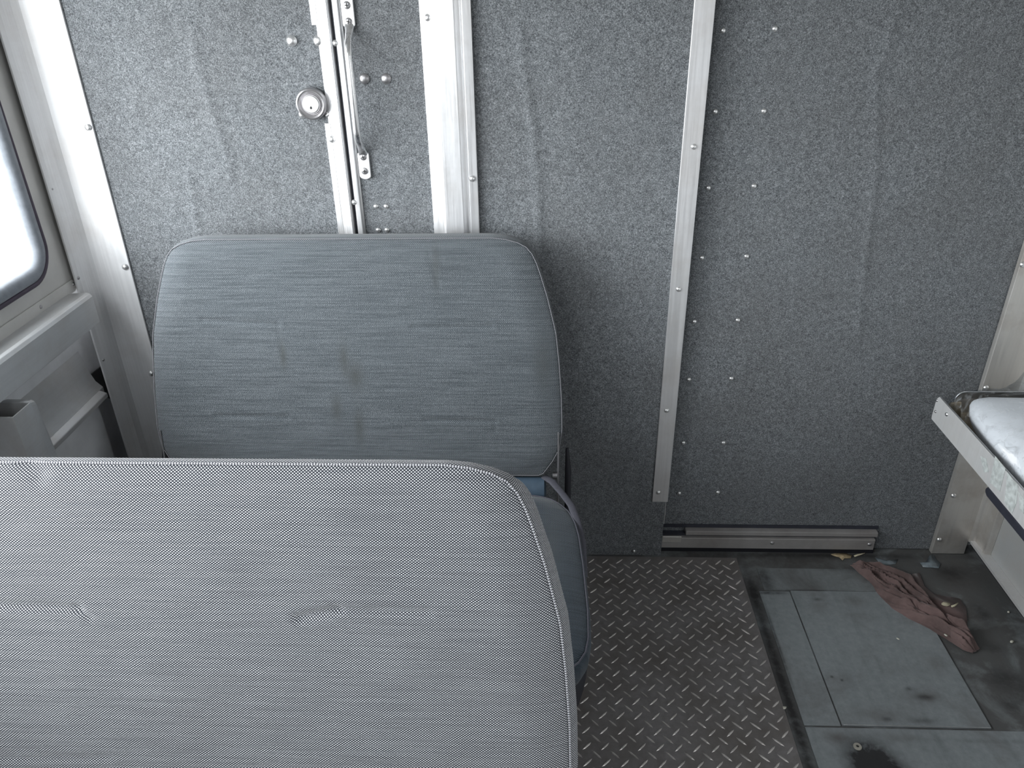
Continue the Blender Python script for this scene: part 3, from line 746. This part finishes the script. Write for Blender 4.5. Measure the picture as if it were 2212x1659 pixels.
# painted sheets around the hatch
def slab(name, x0, x1, y0, y1, mat, label, cat, z=.0025, parent=None):
    o = bevel(obj(name, boxed(x0, x1, y0, y1, 0.0, z), M[mat], parent), .0012, 2)
    if label: tag(o, label, cat)
    return o
slab('floor_sheet', .612, .6975, 1.2535, 1.697, 'hatch', 'narrow grey painted floor sheet between the tread plate and the hatch', 'floor sheet', .003)
hs = slab('floor_hatch', .7005, 1.043, 1.2535, 1.699, 'hatch', 'square grey painted metal hatch lid set in the floor', 'hatch', .005)
bm = bmesh.new()
obj('bright_edge', boxed(.703, 1.041, 1.2540, 1.2556, .0045, .0054), M['bright'], hs)
slab('floor_sheet', .628, 1.0, 1.703, 1.795, 'floor_light', 'grimy floor sheet strip between the door track and the hatch', 'floor sheet', .002)
slab('floor_sheet', .612, 1.262, .30, 1.2485, 'hatch', 'wide grey painted floor sheet in front of the hatch', 'floor sheet', .003)
# grimy patch with ring bolt
fb = empty('floor_bolt', (.716, 1.198, .003)); tag(fb, 'small round bolt head in a black greasy patch at the bottom edge', 'bolt')
o = obj('washer', lathe([(.0035, .0), (.0035, .003), (.0085, .003), (.0095, .0015), (.0095, 0)], 24), M['washer'], fb, smooth=True, auto=40); o.location = (0, 0, .0)
o = obj('bolt_core', lathe([(0, .0015), (.0038, .0015), (.0038, 0)], 12), M['slot'], fb); o.location = (0, 0, 0)

# door track
tk = empty('door_track', (.67, 1.87, 0)); tag(tk, 'two-rail aluminium track at the foot of the sliding door', 'door track')
bm = boxed(.354, .988, 1.862, YD-.001, .018, .056); lo = bevel(obj('lower_rail', bm, M['track'], tk), .0012)
bm = boxed(.425, .993, 1.866, YD-.001, .064, .079); bevel(obj('upper_rail', bm, M['track'], tk), .001)
obj('slot_liner', boxed(.354, .992, 1.874, YD-.001, .055, .065), M['rubber'], tk)
obj('upper_shadow_line', boxed(.354, .998, YD-.004, YD-.001, .079, .090), M['rubber'], tk)  # black strip stands in for the shadow line above the upper rail
bm = boxed(.354, .412, 1.8585, 1.8625, .040, .064); bevel(obj('end_block', bm, M['alu_dirty'], tk), .002)
for px, py in ((1668, 1173), (1878, 1176)): rivet(lo, on_y(px, py, 1.8615), r=.0055, mat='satin', name='screw')
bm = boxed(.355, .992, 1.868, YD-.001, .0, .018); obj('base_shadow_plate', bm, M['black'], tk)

# ------------------------------------------------------------------ tray on the right wall
XT = 1.0
tr = empty('side_tray', (1.15, 1.3, .53)); tag(tr, 'long aluminium tray with riveted front lip on the right wall, holding the white bundle', 'tray')
yE, z0t, z1t = 1.770, .536, .606
bm = prism([(.55, z0t), (yE-.002, z0t), (yE+.000, z0t+.006), (yE+.000, z1t-.012), (yE-.010, z1t), (.55, z1t)], 'x', XT-.0015, XT+.0015)
lip = bevel(obj('front_lip', bm, M['alu_dull'], tr), .0006); tag(lip, 'scuffed riveted lip with tape residue')
bm = bmesh.new(); tube(bm, [(XT+.001, .55, z1t), (XT+.001, yE-.012, z1t)], .0022, 8); obj('rolled_edge', bm, M['bright'], lip, smooth=True)
obj('tray_floor', boxed(XT, XRP-.001, .55, yE, z0t, z0t+.003), M['card'], tr)
for (px, py) in ((2024, 865), (2045, 895), (2021, 889)):
    rivet(lip, on_x(px, py, XT-.002), '-x', r=.0035 if px != 2045 else .0048, mat='satin' if px != 2045 else 'chrome')
def quadsheet(name, pts, mat, parent, t=.0006):
    bm = bmesh.new(); vs = [bm.verts.new(p) for p in pts]; f = bm.faces.new(vs)
    o = obj(name, bm, M[mat], parent); md = o.modifiers.new('solid', 'SOLIDIFY'); md.thickness = t; md.offset = 0; return o
for q in ([(2150, 985), (2172, 1012), (2160, 1062), (2138, 1042)], [(2176, 1020), (2200, 1050), (2196, 1085), (2186, 1110), (2170, 1085)], [(2200, 1062), (2212, 1078), (2211, 1110), (2203, 1100)], [(2118, 985), (2130, 990), (2136, 1020), (2125, 1020)]):
    quadsheet('tape_residue', [on_x(px, py, XT-.0022) for px, py in q], 'tape', lip)
# rounded rear lip
out = [(1.062, z0t+.003), (1.062, .575)] + [(1.062+.022-.022*math.cos(PI/2*k/6), .578+.022*math.sin(PI/2*k/6)) for k in range(7)] + [(1.15, .5995), (1.286, .5995), (1.286, z0t+.003)]
bm = prism(out, 'y', 1.796, 1.7985); rk = obj('rear_lip', bm, M['alu_dirty'], tr)
bm = bmesh.new(); tube(bm, [(x, 1.797, z) for x, z in out[:-1]], .0022, 8); obj('rolled_edge', bm, M['bright'], rk, smooth=True)
obj('rear_floor', boxed(1.055, XRP-.001, yE-.002, 1.80, z0t, z0t+.003), M['card'], tr)
# tan flap between lip end and rear lip
bm = prism([(XT+.002, z0t+.004), (XT+.03, z1t-.016), (XT+.055, z1t-.014), (1.064, z0t+.01)], 'y', 1.756, 1.760); obj('tan_flap', bm, M['card'], tr)
# bumper
bp = empty('rubber_bumper', (1.1, 1.3, .41)); tag(bp, 'black rubber-edged board sticking out under the tray', 'bumper')
pts = [(1.10, 1.60, .434), (1.10, 1.612, .432), (1.10, 1.618, .424), (1.10, 1.612, .416), (1.10, 1.0, .412)]
bm = prism([(.55, .408), (1.606, .410), (1.618, .416), (1.620, .424), (1.616, .432), (1.606, .436), (.55, .434)], 'x', 1.092, 1.112); bevel(obj('rubber_edge', bm, M['rubber'], bp), .006, 3)
obj('board', boxed(1.112, XRP-.001, .55, 1.60, .413, .431), M['skin'], bp)

# white bundle in clear film
def lump(cx, cy, cz, rx, ry, rz, seed, amp=.012, n=40, m=24, fl=0):
    bm = bmesh.new(); rows = []
    for j in range(m+1):
        ph = PI*j/m; row = []
        for i in range(n):
            th = 2*PI*i/n
            sx_ = math.copysign(abs(math.cos(th))**.5, math.cos(th)); sy_ = math.copysign(abs(math.sin(th))**.5, math.sin(th))
            sp_ = abs(math.sin(ph))**.65; d = Vector((sx_*sp_, sy_*sp_, math.copysign(abs(math.cos(ph))**.8, math.cos(ph))))
            k = 1 + amp*10*noise.noise(d*1.3+Vector((seed, 0, 0))) + amp*4*noise.noise(d*3.5+Vector((0, seed, 0)))
            p = Vector((cx+d.x*rx*k, cy+d.y*ry*k, cz+d.z*rz*k)); p.z = max(p.z, fl); row.append(bm.verts.new(p))
        rows.append(row)
    for j in range(m):
        for i in range(n): bm.faces.new((rows[j][i], rows[j][(i+1) % n], rows[j+1][(i+1) % n], rows[j+1][i]))
    bmesh.ops.remove_doubles(bm, verts=bm.verts, dist=1e-5); bmesh.ops.recalc_face_normals(bm, faces=bm.faces)
    return bm
bg_ = empty('wrapped_bundle', (1.14, 1.4, z0t+.003)); tag(bg_, 'bright white padded bundle in clear plastic film lying in the tray', 'bundle')
bm = lump(1.150, 1.385, .594, .124, .368, .056, 3.1, .003, fl=z0t+.0035)
obj('white_padding', bm, M['bagwhite'], bg_, smooth=True)
# film: crumpled open sheet over the bundle with an upright twist near the back
bm = bmesh.new(); rows = []; nx, ny = 40, 90
for j in range(ny+1):
    y = .98+(1.782-.98)*j/ny; row = []
    for i in range(nx+1):
        s = -1+2*i/nx; x = 1.152+s*.1335
        ex = max(0, 1-abs(s)**6)**.5; t = (y-1.385)/.405; ey = max(0, 1-abs(t)**8)**.5 if abs(t) < 1 else 0
        z = z0t+.006 + (.121*ex*ey)
        z += .006*noise.noise(Vector((x*22, y*14, 2)))+.004*abs(noise.noise(Vector((x*60, y*50, 7))))
        z += .050*math.exp(-((x-1.185)/.030)**2-((y-1.735)/.024)**2)*(1+.5*noise.noise(Vector((x*70, y*70, 1))))
        z += .022*math.exp(-((x-1.225)/.02)**2-((y-1.72)/.03)**2)
        row.append(bm.verts.new((x, y, max(z, z0t+.005))))
    rows.append(row)
for j in range(ny):
    for i in range(nx): bm.faces.new((rows[j][i], rows[j][i+1], rows[j+1][i+1], rows[j+1][i]))
fi = obj('plastic_film', bm, M['film'], bg_, smooth=True)
md = fi.modifiers.new('solid', 'SOLIDIFY'); md.thickness = .0006; md.offset = 0

# ------------------------------------------------------------------ rag
def rag():
    A, B = Vector((.912, 1.812)), Vector((1.120, 1.490)); ax = (B-A).normalized(); L = (B-A).length; pr = Vector((ax.y, -ax.x))   # pr: towards lower left
    if pr.x > 0: pr = -pr
    low = [(0, .004), (.10, .012), (.2, .018), (.3, .040), (.45, .056), (.6, .050), (.72, .036), (.85, .034), (.95, .026), (1, .012)]
    upp = [(0, .008), (.08, .040), (.2, .075), (.33, .110), (.40, .085), (.5, .070), (.62, .050), (.75, .035), (.9, .022), (1, .010)]
    nu, nv = 150, 70; bm = bmesh.new(); rows = []
    for i in range(nu+1):
        t = i/nu; row = []
        lo_, up_ = interp(low, t), interp(upp, t)
        for j in range(nv+1):
            s = j/nv; off = lo_ - s*(lo_+up_)     # + = towards lower left
            w = Vector((t*5.0, s*2.5, 0))
            warp = off + .010*noise.noise(w*1.3+Vector((5, 0, 0)))
            p = A + ax*(t*L) + pr*warp + ax*.008*noise.noise(w*1.7)
            e = min(1, min(s, 1-s)*9)*min(1, min(t, 1-t)*18)
            q1 = 1-abs(noise.noise(Vector((t*1.8+s*.7, s*5.2-t*3.0, 3.7))))*2.6; q2 = 1-abs(noise.noise(Vector((t*5.5, s*9-t*5, 9.1))))*3
            z = .0035 + e*(.004 + .017*max(0, q1)**2.2 + .006*max(0, q2)**2
                  + .013*math.exp(-((off+.006-.02*math.sin(t*5))/.007)**2) + .011*math.exp(-((off-.024+.03*(t-.5))/.005)**2)*(t > .25)
                  + .0016*noise.noise(Vector((t*40, s*26, 1)))) + .010*math.exp(-((t-.88)/.07)**2)*e
            row.append(bm.verts.new((p.x, p.y, z)))
        rows.append(row)
    for i in range(nu):
        for j in range(nv): bm.faces.new((rows[i][j], rows[i+1][j], rows[i+1][j+1], rows[i][j+1]))
    # thin flat corner of the cloth spreading to the right
    pts = [(1970, 1240), (1986, 1237), (1997, 1266), (2018, 1283), (2046, 1288), (2073, 1293), (2087, 1313), (2090, 1352), (2062, 1350), (2024, 1328), (1985, 1290)]
    vs = [bm.verts.new(on_z(px, py, .0042 + .0015*(k % 2))) for k, (px, py) in enumerate(pts)]; bm.faces.new(vs)
    bmesh.ops.recalc_face_normals(bm, faces=bm.faces)
    o = obj('rag', bm, M['rag'], smooth=True); md = o.modifiers.new('solid', 'SOLIDIFY'); md.thickness = .0012; md.offset = 1
    tag(o, 'crumpled brown cloth rag lying across the hatch corner near the right wall', 'rag')
rag()

# ------------------------------------------------------------------ litter
def flake(name, px_pts, mat, label, cat, z=.004, t=.0008, curl=.0014, group=None):
    bm = bmesh.new(); c = Vector((0, 0, 0)); P = [on_z(px, py, z) for px, py in px_pts]
    for p in P: c += p
    c /= len(P); cv = bm.verts.new((c.x, c.y, z+curl)); vs = [bm.verts.new((p.x, p.y, z + (curl*.6 if k % 3 == 0 else 0))) for k, p in enumerate(P)]
    for k in range(len(vs)): bm.faces.new((cv, vs[k], vs[(k+1) % len(vs)]))
    bmesh.ops.recalc_face_normals(bm, faces=bm.faces)
    o = obj(name, bm, M[mat], smooth=True); md = o.modifiers.new('solid', 'SOLIDIFY'); md.thickness = t; md.offset = 0
    return tag(o, label, cat, group)
def oval(px, py, a, b, rot=0, n=9):
    return [(px+a*math.cos(2*PI*k/n)*math.cos(rot)-b*math.sin(2*PI*k/n)*math.sin(rot), py+a*math.cos(2*PI*k/n)*math.sin(rot)+b*math.sin(2*PI*k/n)*math.cos(rot)) for k in range(n)]
flake('dry_leaf', [(1794,1198),(1804,1195),(1826,1195),(1840,1200),(1838,1206),(1824,1206),(1820,1211),(1813,1204),(1802,1201)], 'leaf', 'curled tan dry leaf on the floor under the right end of the door track', 'leaf', .002)
flake('twig', [(1844,1200),(1856,1196),(1869,1193),(1868,1196),(1856,1200),(1846,1203)], 'leaf_pale', 'short pale twig on the floor right of the tan leaf', 'twig', .002)
flake('plastic_scrap', [(1987,1216),(2000,1215),(2008,1200),(2016,1198),(2022,1208),(2032,1218),(2027,1228),(2010,1226),(1994,1225)], 'scrap', 'bluish plastic scrap on the dark floor below the corner trim', 'scrap', .002)
flake('plastic_scrap', [(1890,1205),(1905,1208),(1925,1212),(1940,1208),(1935,1218),(1910,1222),(1898,1214)], 'scrap', 'faint grey plastic scrap between the twig and the rag', 'scrap', .001, curl=.001)
flake('dry_leaf', oval(2043, 1305, 10, 4.5, .1), 'leaf_pale', 'small pale oval leaf on the thin corner of the rag', 'leaf', .007)
flake('twig', [(2054,1309),(2062,1306),(2069,1301),(2070,1304),(2063,1310),(2056,1312)], 'leaf_pale', 'tiny bent pale twig beside the oval leaf on the rag', 'twig', .007)
flake('crumb', oval(2043, 1372, 4.5, 1.8, .5), 'crumb', 'tiny white sliver lying on the lower folds of the rag', 'crumb', .022)
flake('crumb', oval(2186, 1386, 4.5, 3, -.2), 'crumb', 'pale crumb on the floor near the right picture edge', 'crumb', .002)
flake('crumb', oval(1694, 1529, 5, 3.4, -.3), 'crumb', 'pale chip wedged at the tread plate edge', 'crumb', .003)
flake('crumb', oval(1940, 1380, 4.5, 1.4, .4), 'crumb', 'thin white sliver on the hatch lid left of the rag end', 'crumb', .0055)
flake('crumb', oval(2179, 1322, 3.2, 2.2), 'crumb', 'tiny crumb on the floor beside the kick strip', 'crumb', .002)
